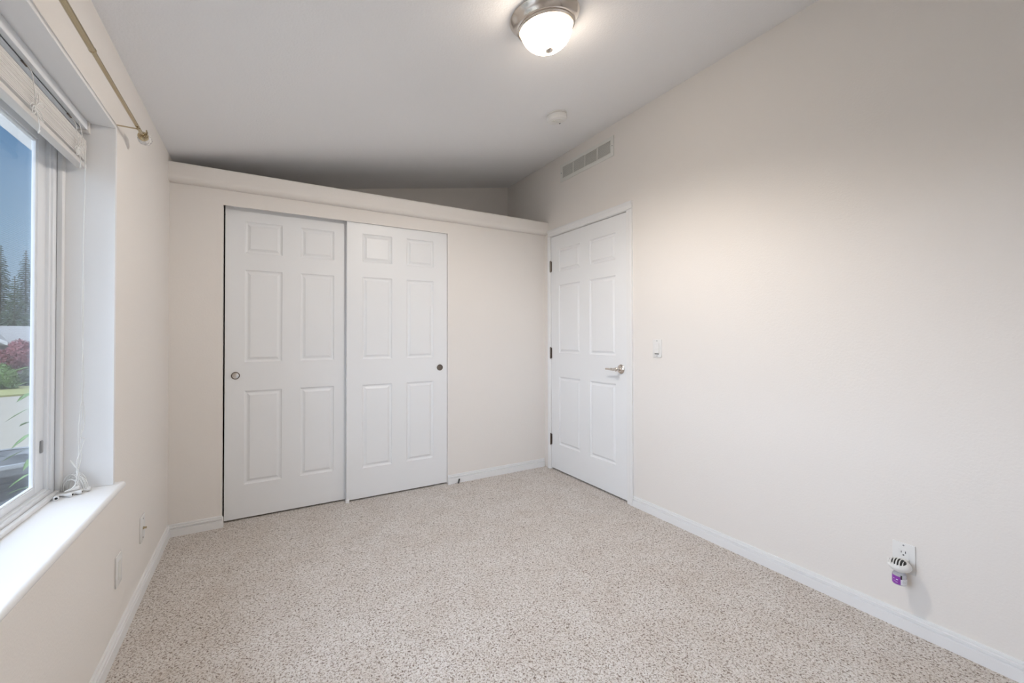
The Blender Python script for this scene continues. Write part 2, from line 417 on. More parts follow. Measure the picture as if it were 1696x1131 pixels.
def cup_pull(x, y, z, root, face, r):
    m = Matrix.Translation((x, y, z)) @ Matrix.Rotation(R(90), 4, 'X')
    c = part(MB().lathe([(r*0.76, 0.0008), (r*0.82, 0.004), (r*0.92, 0.0055), (r, 0.0035), (r, -0.001)], 40, m, cap=False), 'cup_pull', 'darkmetal', root)
    part(MB().lathe([(0.0, 0.0010), (r*0.5, 0.0012), (r*0.78, 0.0020)], 40, m, cap=False), 'cup_face', face, c)
    return c
# left (rear) closet door
for nm, x0, y0, w, cx, cz, lab, fc in (('door_1', -0.1945, 3.176, 0.7545, -0.138, 0.907, 'left white six-panel sliding closet door, standing behind its neighbour', 'nickel'),
                                   ('door_2', 0.513, 3.136, 0.741, 1.196, 0.910, 'right white six-panel sliding closet door, standing in front', 'darkmetal')):
    d = thing(nm, lab, 'sliding door', (x0+w/2, y0+0.017, 0.012), kind='structure')
    st = 0.104
    pw = 0.209; px2 = 0.421
    bm = panel_door(w, 0.012, 1.985, six(st, st+pw, px2, px2+pw, ROWS))
    part(mb_of(bm, Matrix.Translation((x0, y0, 0))), 'door_panel', 'door', d, smooth=False)
    cup_pull(cx, y0, cz, d, fc, 0.0235)
# closet track and floor guide
tr = MB(); tr.box(OX0, OX1, YC+0.011, YC+0.0145, 1.957, 1.994); tr.box(OX0, OX1, YC+0.0505, YC+0.0545, 1.970, 1.994)
tag(tr.build('trim_2', 'trim', None), 'metal sliding track under the closet header', 'track', kind='structure')
tag(MB().box(0.505, 0.530, YC-0.006, YC+0.014, 0.0, 0.022, 0.002).box(0.513, 0.522, YC+0.0, YC+0.095, 0.0, 0.010).build('door_guide', 'trim'), 'small white floor guide between the two sliding closet doors', 'door guide')
# black cable end sticking out of the carpet
cb = MB(); cb.tube(catmull([(1.335, 3.095, 0.0), (1.338, 3.096, 0.012), (1.345, 3.099, 0.034)], 5), 0.0052, 8)
tag(cb.build('cable_stub', 'black', None, True), 'short black cable end poking out of the carpet by the closet baseboard', 'cable')

# entry door in the right wall (front face looks to -x)
ed = thing('door_3', 'white six-panel entry door with lever handle, closed in the right wall', 'door', (XR+0.02, 2.583, 0.0), kind='structure')
w = 3.027-2.141
RE = [(0.230, 0.808), (1.010, 1.586), (1.700, 1.893)]
bm = panel_door(w, 0.014, 2.013, six(0.105, 0.105+0.281, 0.500, 0.500+0.281, RE))
# door-local x runs from hinge (y=3.027) to latch (y=2.141); local y (depth) -> +x
mt = Matrix(((0, 1, 0, XR+0.002), (-1, 0, 0, 3.027), (0, 0, 1, 0), (0, 0, 0, 1)))
part(mb_of(bm, mt), 'door_panel', 'door', ed, smooth=False)
fr = MB()
c0, c1, zt = 2.078, 3.064, 2.076
def casing_prof(u):  # u 0 outer .. 1 inner: thickness
    return u
for (ya, yb_) in ((c0, 2.134), (3.034, c1)):
    inner_is_b = ya == c0
    pts = [(ya, XR), (yb_, XR)]
    yo, yi = (ya, yb_) if inner_is_b else (yb_, ya)
    s_ = 1 if inner_is_b else -1
    outl = [(XR, yo), (XR-0.014, yo), (XR-0.016, yo+s_*0.006), (XR-0.016, yo+s_*0.020), (XR-0.012, yo+s_*0.026), (XR-0.011, yi-s_*0.006), (XR-0.006, yi), (XR, yi)]
    fr.prism(outl, 'z', 0.0, 2.020)
outl = [(XR, zt), (XR-0.014, zt), (XR-0.016, zt-0.006), (XR-0.016, zt-0.020), (XR-0.012, zt-0.026), (XR-0.011, 2.026), (XR-0.006, 2.020), (XR, 2.020)]
fr.prism(outl, 'y', c0, c1)
part(fr, 'door_casing', 'trim', ed, smooth=False)
jb = MB(); jb.box(XR+0.001, XR+0.075, 2.132, 2.1375, 0, 2.0215); jb.box(XR+0.001, XR+0.075, 3.0305, 3.034, 0, 2.0215); jb.box(XR+0.001, XR+0.075, 2.1375, 3.0305, 2.0175, 2.0215)
part(jb, 'door_jamb', 'trim', ed, smooth=False)
for z0_ in (0.212, 0.960, 1.712):
    h = MB(); h.cyl((XR-0.006, 3.031, z0_), (XR-0.006, 3.031, z0_+0.093), 0.0062, 14); h.cyl((XR-0.006, 3.031, z0_-0.004), (XR-0.006, 3.031, z0_), 0.004, 12); h.cyl((XR-0.006, 3.031, z0_+0.093), (XR-0.006, 3.031, z0_+0.097), 0.004, 12)
    h.box(XR-0.002, XR+0.001, 3.018, 3.030, z0_+0.002, z0_+0.090)
    part(h, 'hinge', 'darkmetal', ed)
hx = Matrix.Translation((XR, 2.194, 0.918)) @ Matrix.Rotation(R(-90), 4, 'Y')
part(MB().lathe([(0, 0.013), (0.018, 0.013), (0.027, 0.009), (0.033, 0.003), (0.033, -0.001)], 40, hx, cap=False), 'rose', 'nickel', ed)
lv = MB(); lv.lathe([(0.0105, 0.010), (0.0105, 0.030), (0.014, 0.034), (0.014, 0.052), (0.010, 0.056), (0, 0.056)], 24, hx, cap=False)
xo = XR-0.045
lv.tube(catmull([(xo, 2.196, 0.918), (xo, 2.215, 0.918), (xo, 2.232, 0.916), (xo, 2.262, 0.916), (xo, 2.300, 0.916)], 5), 0.0078, 12, 0.85)
for yy, rr in ((2.222, 0.0105), (2.235, 0.0092), (2.248, 0.0100)):
    lv.lathe([(rr*0.75, -0.005), (rr, 0), (rr*0.75, 0.005)], 20, Matrix.Translation((xo, yy, 0.9165)) @ Matrix.Rotation(R(-90), 4, 'X'))
part(lv, 'lever_handle', 'nickel', ed)
part(MB().box(XR-0.0005, XR+0.03, 2.1378, 2.1395, 0.885, 0.945), 'strike_plate', 'darkmetal', ed)

# ------------------------------------------------------------------ window
win = thing('window_1', 'white vinyl sliding window with deep white jamb and sill', 'window', (XL-0.1, 1.15, 0.62), kind='structure')
JY0, JY1, SZ, JZ = 0.268, 2.050, 0.620, 1.905
ln = MB()
ln.box(-0.60, XL+0.004, JY1, WY1, 0.620, WZ1, 0.0012); ln.box(-0.60, XL+0.004, WY0, JY0, 0.620, WZ1, 0.0012); ln.box(-0.60, XL+0.004, JY0, JY1, JZ, WZ1, 0.0012)
part(ln, 'jamb_liner', 'trim', win, smooth=False)
sl = MB()
prof = [(-0.62, 0.597), (-0.62, 0.620)] + rrect([(-0.428-0.0115, 0.6085, 0.0115, 90, -90)])
sl.prism(prof, 'y', WY0-0.03, 2.082)
part(sl, 'window_sill', 'trim', win)
ap = MB().prism([(XL, 0.597), (XL+0.014, 0.597), (XL+0.012, 0.584), (XL+0.006, 0.578), (XL, 0.578)], 'y', WY0-0.02, 2.074)
part(ap, 'sill_apron', 'trim', win)
def ring(mb, x0, x1, ya, yb_, za, zb, w_, bev=0.002, wt=None, wb=None):
    wt = wt or w_; wb = wb or w_
    mb.box(x0, x1, ya, ya+w_, za, zb, bev); mb.box(x0, x1, yb_-w_, yb_, za, zb, bev)
    mb.box(x0, x1, ya+w_-0.001, yb_-w_+0.001, za, za+wb, bev); mb.box(x0, x1, ya+w_-0.001, yb_-w_+0.001, zb-wt, zb, bev)
stp = MB(); ring(stp, -0.600, -0.585, JY0, JY1, SZ, JZ, 0.026, 0.004, wb=0.014)
part(stp, 'stop_trim', 'trim', win)
vf = MB(); ring(vf, -0.643, -0.600, JY0, JY1, SZ, JZ, 0.050, 0.003, wt=0.050, wb=0.026); ring(vf, -0.640, -0.606, JY0+0.045, JY1-0.045, SZ+0.022, JZ-0.045, 0.018, 0.002, wt=0.02, wb=0.010)
part(vf, 'window_frame', 'vinyl', win)
def sash(ya, yb_, x):
    s_ = MB(); ring(s_, x-0.014, x, ya, yb_, 0.652, 1.850, 0.060, 0.002, wt=0.070, wb=0.022)
    ring(s_, x-0.013, x-0.0035, ya+0.055, yb_-0.055, 0.669, 1.785, 0.012, 0.001, wt=0.012, wb=0.009)
    o = part(s_, 'window_sash', 'vinyl', win)
    g = MB().box(x-0.0125, x-0.0105, ya+0.06, yb_-0.06, 0.674, 1.78)
    go = part(g, 'glass_pane', 'glass', o, smooth=False)
    return o
s1 = sash(1.130, 1.992, -0.6145)
s2 = sash(0.330, 1.190, -0.6300)
part(MB().box(-0.6145, -0.6095, 1.958, 1.972, 0.775, 0.815, 0.002), 'sash_lock', 'acrim', s1, label='grey sash lock tab')
part(MB().box(-0.6500, -0.6495, 1.150, 2.030, 0.64, 1.89), 'insect_screen', 'screen', win, smooth=False, label='fine grey insect screen')
part(MB().box(-0.654, -0.646, 2.024, 2.042, 0.625, 1.90).box(-0.654, -0.646, 1.135, 1.152, 0.625, 1.90).box(-0.654, -0.646, 1.152, 2.024, 0.625, 0.640).box(-0.654, -0.646, 1.152, 2.024, 1.885, 1.90), 'screen_frame', 'vinyl', win, smooth=False)

# ------------------------------------------------------------------ window blind, raised
bl = thing('window_blind', 'raised white slatted window blind with knotted cords inside the window recess', 'blind', (-0.556, 1.15, 1.905))
bx0, bx1 = -0.556, -0.530
hr = MB(); hy0, hy1 = JY0+0.006, JY1-0.006
hr.box(bx0, bx1+0.004, hy0, hy1, 1.899, 1.9035); hr.box(bx1-0.001, bx1+0.004, hy0, hy1, 1.873, 1.901, 0.001); hr.box(bx0, bx0+0.004, hy0, hy1, 1.873, 1.901)
hr.box(bx1-0.010, bx1+0.002, hy0, hy1, 1.8735, 1.8765, 0.001); hr.box(bx0, bx0+0.012, hy0, hy1, 1.8735, 1.8765, 0.001)
part(hr, 'headrail', 'vinyl', bl, smooth=False)
part(MB().box(bx0-0.001, bx1+0.008, hy1-0.016, hy1+0.004, 1.866, 1.9045, 0.0015), 'end_bracket', 'slat', bl, smooth=False)
ns = 15
first = None
for k in range(ns):
    z = 1.7665 + k*0.0050
    if first is None:
        o = MB().box(bx0+0.001, bx1-0.001, JY0+0.012, JY1-0.010, -0.0022, 0.0022, 0.0009, 1).build('slat', 'slat')
        first = o
    else:
        o = first.copy(); COL.objects.link(o)
    o.parent = bl; o.matrix_parent_inverse = wm(bl).inverted(); o.location = (rnd.uniform(-0.0008, 0.0008), rnd.uniform(-0.001, 0.001), z)
part(MB().box(bx0, bx1, JY0+0.012, JY1-0.010, 1.738, 1.7545, 0.003), 'bottom_rail', 'slat', bl)
def bow(cx, cy, cz, seed, s=1.0):
    """a slip-knotted lift cord: loops hanging in front of the slats"""
    r_ = random.Random(seed); m = MB(); x = bx1+0.006
    knot = Vector((x, cy, cz))
    m.tube(catmull([(bx1-0.01, cy-0.016*s, 1.872), (x-0.003, cy-0.012*s, 1.852), (x, cy-0.004, cz+0.03*s), knot], 6), 0.0012, 6)
    for ang, ln_ in ((95, 0.032), (200, 0.046), (222, 0.040), (25, 0.040), (318, 0.036)):
        ln_ *= s; a = R(ang + r_.uniform(-10, 10)); dy, dz = math.cos(a), math.sin(a); py, pz = -dz, dy; w_ = 0.0075*s
        pts = [knot, knot+Vector((0.004, dy*ln_*.5+py*w_, dz*ln_*.5+pz*w_)), knot+Vector((0.006, dy*ln_, dz*ln_)), knot+Vector((0.004, dy*ln_*.5-py*w_, dz*ln_*.5-pz*w_)), knot]
        m.tube(catmull(pts, 6), 0.0012, 6)
    m.tube(catmull([knot, (x+.003, cy+0.006, cz-0.02*s), (x+.004, cy+0.014, cz-0.04*s), (x+.003, cy+0.010, cz-0.058*s), (x+.003, cy+0.020, cz-0.048*s)], 6), 0.0012, 6)
    m.lathe([(0, -0.006), (0.004, -0.003), (0.0042, 0.003), (0, 0.006)], 10, Matrix.Translation(knot))
    return m
part(bow(0, 1.626, 1.768, 3, 1.15), 'knotted_cord', 'cord', bl)
part(bow(0, 1.932, 1.775, 5, 1.1), 'knotted_cord', 'cord', bl)
for yy in (1.610, 1.915):
    part(MB().tube(catmull([(bx1-0.012, yy-0.012, 1.872), (bx1-0.004, yy-0.006, 1.862), (bx1-0.012, yy+0.012, 1.872)], 5), 0.0022, 6), 'cord_lock', 'darkmetal', bl)
# long lift cords down to the sill
x = bx1+0.004
cords = [
 [(x-.004, 1.962, 1.872), (x+.004, 1.982, 1.80), (x+.004, 1.996, 1.70), (x, 2.000, 1.45), (x+.001, 2.003, 1.20), (x-.001, 1.998, 1.0), (x, 2.000, .88), (x+.001, 1.985, .80), (x, 1.998, .745), (x-.003, 1.978, .70), (x-.010, 1.975, .650)],
 [(x-.004, 1.966, 1.872), (x+.003, 1.985, 1.80), (x+.002, 1.998, 1.70), (x-.002, 2.003, 1.45), (x-.002, 2.000, 1.20), (x+.002, 2.004, 1.0), (x-.003, 1.992, .90), (x-.004, 1.980, .83), (x-.004, 1.985, .77), (x-.004, 1.980, .70), (x-.012, 1.976, .645)],
 [(x+.001, 2.000, .95), (x+.004, 2.010, .86), (x+.002, 1.985, .815), (x+.003, 2.012, .800), (x, 1.990, .765), (x-.003, 1.966, .735), (x-.004, 1.968, .69)],
]
for c in cords: part(MB().tube(catmull(c, 8), 0.0011, 6), 'lift_cord', 'cord', bl)
part(MB().tube(catmull([(x-.016, 1.958, .742), (x-.010, 1.968, .722), (x-.005, 1.978, .706), (x-.002, 1.982, .68), (x-.006, 1.978, .660), (x-.020, 1.970, .640)], 6), 0.0019, 7), 'lift_cord', 'cord', bl)
pile = MB(); r_ = random.Random(4)
for k in range(15):
    cx_ = -0.550 + r_.uniform(-.006, .010); y_ = 2.004 + 0.0022*k; rx_ = r_.uniform(.022, .031); h_ = r_.uniform(.036, .062); lean = r_.uniform(-.01, .006); pts = []
    for i in range(15):
        a = math.pi*(1 - i/14)
        pts.append(Vector((max(-.5835, cx_ + rx_*math.cos(a)), min(2.044, y_ - 0.012*math.cos(a) + lean*math.sin(a)), 0.6235 + h_*math.sin(a)**0.8)))
    p0 = pts[0]; pts = [Vector((max(-.5835, p0.x-.004+.0022*k), 1.968 + 0.002*k, 0.6245)), Vector((max(-.5835, p0.x), 1.985, 0.627))] + pts
    pts.append(Vector((-0.550+.002*k, 1.975+.001*k, 0.6245)))
    pile.tube(catmull(pts, 3), 0.0011, 5)
part(pile, 'coiled_cord', 'cord', bl)
def tassel(p, d):
    p = Vector(p); d = Vector(d).normalized(); q = d.to_track_quat('Z', 'Y').to_matrix().to_4x4()
    m = Matrix.Translation(p) @ q
    o = part(MB().lathe([(0.0022, -0.018), (0.003, -0.012), (0.0062, 0.004), (0.0075, 0.012), (0.0070, 0.0165), (0.0045, 0.018), (0.0032, 0.015), (0, 0.015)], 18, m, cap=False), 'tassel', 'plastic', bl)
    part(MB().lathe([(0, 0.0152), (0.0030, 0.0152), (0.0032, 0.0172)], 12, m, cap=False), 'tassel_hole', 'slot', o)
for p_, d_ in (((-0.5745, 1.955, .628), (0.30, -0.95, 0)), ((-0.553, 1.968, .628), (0.93, -0.35, 0)), ((-0.536, 1.982, .628), (0.95, -0.05, 0.0)), ((-0.522, 2.004, .628), (0.85, 0.25, 0.0)), ((-0.545, 1.985, .639), (0.8, 0.45, 0.1))):
    tassel(p_, d_)

# ------------------------------------------------------------------ curtain rod
cr = thing('curtain_rod', 'antique brass telescoping curtain rod with clear ball finial above the window', 'curtain rod', (-0.43, 1.2, 1.936))
rx, rz = -0.4015, 1.936
part(MB().cyl((rx, 0.14, rz), (rx, 1.575, rz), 0.0082, 20).lathe([(0.0082, 0), (0.0088, 0.001), (0.0088, 0.007), (0.0062, 0.008)], 20, Matrix.Translation((rx, 1.575, rz)) @ Matrix.Rotation(R(-90), 4, 'X')), 'outer_tube', 'bronze', cr)
part(MB().cyl((rx, 1.57, rz), (rx, 2.158, rz), 0.0062, 20), 'inner_tube', 'bronze', cr)
for yy in (2.071, 0.30):
    b_ = MB(); b_.box(XL, rx+0.006, yy-0.0035, yy+0.0035, rz-0.011, rz-0.0085); b_.tube([(rx-0.010, yy, rz-0.009), (rx, yy, rz-0.0108), (rx+0.009, yy, rz-0.006)], 0.002, 8)
    part(b_, 'bracket', 'bronze', cr)
my = lambda y: Matrix.Translation((rx, y, rz)) @ Matrix.Rotation(R(-90), 4, 'X')
part(MB().lathe([(0.008, -0.012), (0.0095, -0.006), (0.016, -0.003), (0.0175, 0.002), (0.0150, 0.006), (0.0165, 0.010), (0.0120, 0.015), (0, 0.015)], 28, my(2.160)), 'collar', 'bronze', cr)
part(MB().cyl((rx, 2.145, rz), (rx+0.018, 2.145, rz+0.010), 0.002, 8).box(rx+0.012, rx+0.016, 2.139, 2.151, rz+0.004, rz+0.019, 0.0015), 'thumb_screw', 'bronze', cr)
fb = bmesh.new(); bmesh.ops.create_icosphere(fb, subdivisions=2, radius=0.0235, matrix=Matrix.Translation((rx, 2.194, rz)))
part(mb_of(fb), 'finial', 'crystal', cr, smooth=False, label='clear faceted ball finial')

# ------------------------------------------------------------------ ceiling light and smoke detector (tilted with the ceiling)
TILT = math.atan(SLOPE)
def ceil_frame(x, y):
    return Matrix.Translation((x, y, CZ(x))) @ Matrix.Rotation(-TILT, 4, 'Y')
def place(root, x, y):
    root.matrix_basis = ceil_frame(x, y)
cl = thing('ceiling_light', 'lit flush-mount ceiling light with brushed nickel ring and frosted glass bowl', 'ceiling light', (0, 0, 0))
place(cl, *LAMP_C)
def lpart(mb, name, mat, root, smooth=True, label=None):
    o = mb.build(name, mat, None, smooth, autos=True); o.parent = root
    if label: o['label'] = label
    return o
lpart(MB().lathe([(0.143, 0.0), (0.146, -0.004), (0.143, -0.010), (0.132, -0.022), (0.124, -0.032), (0.122, -0.038), (0.1175, -0.0405), (0.119, -0.047), (0.1125, -0.052), (0.108, -0.050), (0.108, -0.03)], 64, cap=False), 'canopy_ring', 'nickel', cl)
dp = []
for k in range(15):
    a = R(90*k/14); dp.append((0.1075*math.cos(a)**0.85 if k < 14 else 0, -0.044 - 0.088*math.sin(a)))
lpart(MB().lathe(dp, 64, cap=False), 'glass_bowl', 'dome', cl)
lpart(MB().lathe([(0.0, -0.140), (0.008, -0.139), (0.015, -0.135), (0.0165, -0.131), (0.010, -0.126), (0, -0.126)], 24, cap=False), 'finial_nut', 'nickel', cl)
pl = bpy.data.lights.new('bulb', 'SPOT'); pl.energy = LAMP_POWER; pl.color = (1.0, 0.92, 0.84); pl.shadow_soft_size = 0.06; pl.spot_size = R(180); pl.spot_blend = 0.6
plo = bpy.data.objects.new('bulb', pl); COL.objects.link(plo); plo.parent = cl; plo.location = (0, 0, -0.17); plo.rotation_euler = (R(9), TILT + R(6), 0)

sm = thing('smoke_detector', 'round white smoke detector on the sloped ceiling beyond the light', 'smoke detector', (0, 0, 0))
place(sm, 1.63, 2.20)
lpart(MB().lathe([(0.066, 0), (0.066, -0.007), (0.060, -0.009), (0.060, -0.011)], 48, cap=False), 'mounting_base', 'plastic', sm)
lpart(MB().lathe([(0.062, -0.010), (0.064, -0.014), (0.064, -0.036), (0.060, -0.043), (0.050, -0.046), (0.0, -0.047)], 48, cap=False), 'cover', 'plastic', sm)
v = MB()
for k in range(3): v.box(-0.040, 0.020, -0.030+k*0.018, -0.024+k*0.018, -0.0485, -0.046, 0.001)
lpart(v, 'louvre', 'vent', sm)
lpart(MB().lathe([(0.0, -0.050), (0.005, -0.0495), (0.006, -0.046)], 16, Matrix.Translation((0.036, 0.022, 0)), cap=False), 'test_button', 'grey', sm)

# ------------------------------------------------------------------ air vent
va = thing('air_vent', 'white metal air vent with four louvred panes high on the right wall', 'air vent', (XR, 2.57, 2.52))
y0, y1, z0, z1 = 2.253, 2.885, 2.449, 2.596
iy0, iy1, iz0, iz1 = 2.285, 2.855, 2.478, 2.572
f_ = MB(); xf = XR-0.006
f_.box(xf, XR, y0, iy0, z0, z1, 0.0015); f_.box(xf, XR, iy1, y1, z0, z1, 0.0015); f_.box(xf, XR, iy0-0.001, iy1+0.001, z0, iz0, 0.0015); f_.box(xf, XR, iy0-0.001, iy1+0.001, iz1, z1, 0.0015)
part(f_, 'vent_frame', 'vent', va, smooth=False)
part(MB().box(XR-0.0012, XR-0.0002, iy0, iy1, iz0, iz1), 'backing', 'ventdark', va, smooth=False)
pw = (iy1-iy0)/4
for k in range(1, 4): part(MB().box(xf+0.0005, XR, iy0+k*pw-0.005, iy0+k*pw+0.005, iz0, iz1), 'divider', 'vent', va, smooth=False)
for k in range(4):
    lo = MB(); a, b = iy0+k*pw+(0.005 if k else 0.0), iy0+(k+1)*pw-(0.005 if k < 3 else 0)
    n_ = 13
    for i in range(n_):
        zz = iz0+(i+0.5)*(iz1-iz0)/n_
        lo.prism([(XR-0.0045, zz-0.0022), (XR-0.0040, zz-0.0028), (XR-0.0013, zz+0.0022), (XR-0.0018, zz+0.0028)], 'y', a, b)
    part(lo, 'louvre_pane', 'vent', va, smooth=False)
for yy, zz in ((y0+0.014, 2.525), (y1-0.014, 2.525)):
    part(MB().lathe([(0.004, 0), (0.0035, 0.0015), (0, 0.002)], 12, Matrix.Translation((xf, yy, zz)) @ Matrix.Rotation(R(-90), 4, 'Y'), cap=False), 'screw', 'acrim', va)

# ------------------------------------------------------------------ switch and outlets
def plate(side, yc, zc, w_=0.070, h_=0.114, t=0.0055):
    """side +1: on the right wall (faces -x); -1: on the left wall (faces +x)"""
    x0 = XR if side > 0 else XL
    m = MB()
    if side > 0: m.box(x0-t, x0, yc-w_/2, yc+w_/2, zc-h_/2, zc+h_/2, 0.0022)
    else: m.box(x0, x0+t, yc-w_/2, yc+w_/2, zc-h_/2, zc+h_/2, 0.0022)
    return m
def scr(root, side, y, z, t=0.0055, mat='acrim'):
    x0 = (XR-t) if side > 0 else (XL+t)
    part(MB().lathe([(0.0032, -0.0005), (0.003, 0.0008), (0, 0.001)], 12, Matrix.Translation((x0, y, z)) @ Matrix.Rotation(R(-90*side), 4, 'Y'), cap=False), 'screw', mat, root)
sw = thing('light_switch', 'white rocker light switch on the wall beside the entry door', 'light switch', (XR, 1.872, 1.072))
part(plate(1, 1.872, 1.072, 0.068), 'cover_plate', 'plastic', sw)
part(MB().prism([(XR-0.0055, 1.038), (XR-0.0100, 1.041), (XR-0.0062, 1.072), (XR-0.0075, 1.104), (XR-0.0055, 1.105)], 'y', 1.857, 1.887), 'rocker', 'plastic', sw, smooth=False)
part(MB().box(XR-0.0068, XR-0.0055, 1.857, 1.887, 1.0345, 1.0385), 'rocker_gap', 'slot', sw, smooth=False)
part(MB().box(XR-0.0062, XR-0.0054, 1.8545, 1.857, 1.035, 1.108), 'rocker_surround', 'vent', sw, smooth=False)
scr(sw, 1, 1.872, 1.120); scr(sw, 1, 1.872, 1.024)
def duplex(root, side, yc, zc):
    t = 0.0055
    x0 = XR-t if side > 0 else XL+t
    s_ = -side
    def bx(xa_, xb_, *r, **k): return MB().box(min(xa_, xb_), max(xa_, xb_), *r, **k)
    part(bx(x0, x0+s_*0.0012, yc-0.0165, yc+0.0165, zc-0.0335, zc+0.0335, bev=0.0005), 'receptacle', 'plastic', root, smooth=False)
    for dz in (0.017, -0.017):
        for dy, hh in ((-0.0063, 0.0085), (0.0063, 0.0070)):
            part(bx(x0+s_*0.0010, x0+s_*0.0016, yc+dy-0.0011, yc+dy+0.0011, zc+dz+0.001, zc+dz+0.001+hh), 'slot', 'slot', root, smooth=False)
        part(bx(x0+s_*0.0010, x0+s_*0.0016, yc-0.0024, yc+0.0024, zc+dz-0.0085, zc+dz-0.0040, bev=0.0002), 'ground_hole', 'slot', root, smooth=False)
ol = thing('wall_outlet', 'white outlet on the right wall with an air freshener plugged in', 'outlet', (XR, 0.668, 0.279))
part(plate(1, 0.668, 0.279), 'cover_plate', 'plastic', ol); duplex(ol, 1, 0.668, 0.279); scr(ol, 1, 0.668, 0.327)
o2 = thing('wall_plate', 'plain white wall plate low under the window sill', 'wall plate', (XL, 2.130, 0.281))
part(plate(-1, 2.130, 0.281, 0.074), 'cover_plate', 'plastic', o2)
part(MB().box(XL+0.005, XL+0.0068, 2.1135, 2.1465, 0.2475, 0.3145, 0.0006), 'plate_insert', 'vent', o2, smooth=False)
cxp = thing('cable_jack', 'white wall plate with brass coaxial jack left of the closet corner', 'cable jack', (XL, 2.500, 0.292))
part(plate(-1, 2.500, 0.292, 0.076), 'cover_plate', 'plastic', cxp); scr(cxp, -1, 2.500, 0.334, mat='darkmetal'); scr(cxp, -1, 2.500, 0.250, mat='darkmetal')
part(MB().cyl((XL+0.005, 2.500, 0.292), (XL+0.009, 2.500, 0.292), 0.0062, 6).cyl((XL+0.009, 2.500, 0.292), (XL+0.018, 2.500, 0.292), 0.0045, 16), 'coaxial_connector', 'bronze', cxp, label='brass threaded connector')

# ------------------------------------------------------------------ plug-in air freshener
af = thing('air_freshener', 'white plug-in air freshener with purple labelled bottle in the right wall outlet', 'air freshener', (XR-0.04, 0.665, 0.20))
ax, ay, az = XR-0.047, 0.667, 0.258
bm = bmesh.new(); bmesh.ops.create_uvsphere(bm, u_segments=40, v_segments=24, radius=1.0)
for v_ in bm.verts:
    c = v_.co
    zz = c.z*(0.026 if c.z > 0 else 0.022)
    taper = 1.0 if c.z > 0 else 1.0-0.12*abs(c.z)
    v_.co = Vector((ax + c.x*0.035*taper, ay + c.y*0.036*taper, az + zz))
part(mb_of(bm), 'warmer_body', 'plastic', af)
part(MB().box(ax+0.02, XR-0.0065, ay-0.017, ay+0.017, 0.245, 0.278, 0.003), 'plug_body', 'plastic', af)
# ribs rise over a dark hollow on top of the body
bm = bmesh.new(); bmesh.ops.create_uvsphere(bm, u_segments=32, v_segments=16, radius=1.0)
for v_ in bm.verts:
    c = v_.co; v_.co = Vector((ax-0.003 + c.x*0.0285, ay + c.y*0.029, az + 0.008 + c.z*0.0190))
part(mb_of(bm), 'hollow', 'slot', af)
rb = MB()
for k in range(7):
    yy = -0.027 + k*0.009; s_ = math.sqrt(max(0.05, 1-(yy/0.031)**2)); pts = []
    for i in range(13):
        a = R(8 + 164*i/12); pts.append((ax-0.003 - 0.0305*s_*math.cos(a), ay+yy+0.0045*math.sin(a), az+0.006+0.0205*s_*math.sin(a)))
    rb.tube(pts, 0.0021, 8)
part(rb, 'vent_ribs', 'plastic', af)
bx_, by_ = ax-0.004, ay
part(MB().lathe([(0.012, 0.243), (0.012, 0.236), (0.020, 0.232), (0.0215, 0.226), (0.0215, 0.196), (0.019, 0.192), (0, 0.192)], 32, Matrix.Translation((bx_, by_, 0))), 'bottle', 'bottle', af)
def arc_label(a0, a1, z0_, z1_, r):
    m = MB(); n_ = 12; A = []; B = []
    for i in range(n_+1):
        a = R(a0+(a1-a0)*i/n_); A.append(m.bm.verts.new((bx_+r*math.cos(a), by_+r*math.sin(a), z0_))); B.append(m.bm.verts.new((bx_+r*math.cos(a), by_+r*math.sin(a), z1_)))
    for i in range(n_): m.bm.faces.new((A[i], A[i+1], B[i+1], B[i]))
    return m
# facing the room is -x (180 deg); the label turns purple on its far (+y) side
part(arc_label(206, 110, 0.196, 0.2265, 0.0219), 'purple_label', 'purple', af, label='purple label')
part(arc_label(206, 290, 0.196, 0.217, 0.0219), 'white_label', 'label', af, label='white label')
part(arc_label(205, 217, 0.217, 0.232, 0.0220), 'black_band', 'black', af)
mk = MB()
for a, z_, w_, h_ in ((226, 0.210, 6, 0.0016), (224, 0.206, 9, 0.001), (240, 0.209, 5, 0.001), (242, 0.204, 4, 0.0012), (226, 0.202, 5, 0.001)):
    n0 = arc_label(a-w_/2, a+w_/2, z_, z_+h_, 0.0222)
    me_ = bpy.data.meshes.new('t'); n0.bm.to_mesh(me_); n0.bm.free(); mk.bm.from_mesh(me_); bpy.data.meshes.remove(me_)
part(mk, 'label_print', 'grey', af)
mk = MB()
for a, z_, w_, h_ in ((178, 0.212, 16, 0.0026), (176, 0.203, 18, 0.0012), (150, 0.214, 14, 0.0012), (158, 0.206, 16, 0.0010)):
    n0 = arc_label(a-w_/2, a+w_/2, z_, z_+h_, 0.0222)
    me_ = bpy.data.meshes.new('t'); n0.bm.to_mesh(me_); n0.bm.free(); mk.bm.from_mesh(me_); bpy.data.meshes.remove(me_)
part(mk, 'label_print', 'label', af)

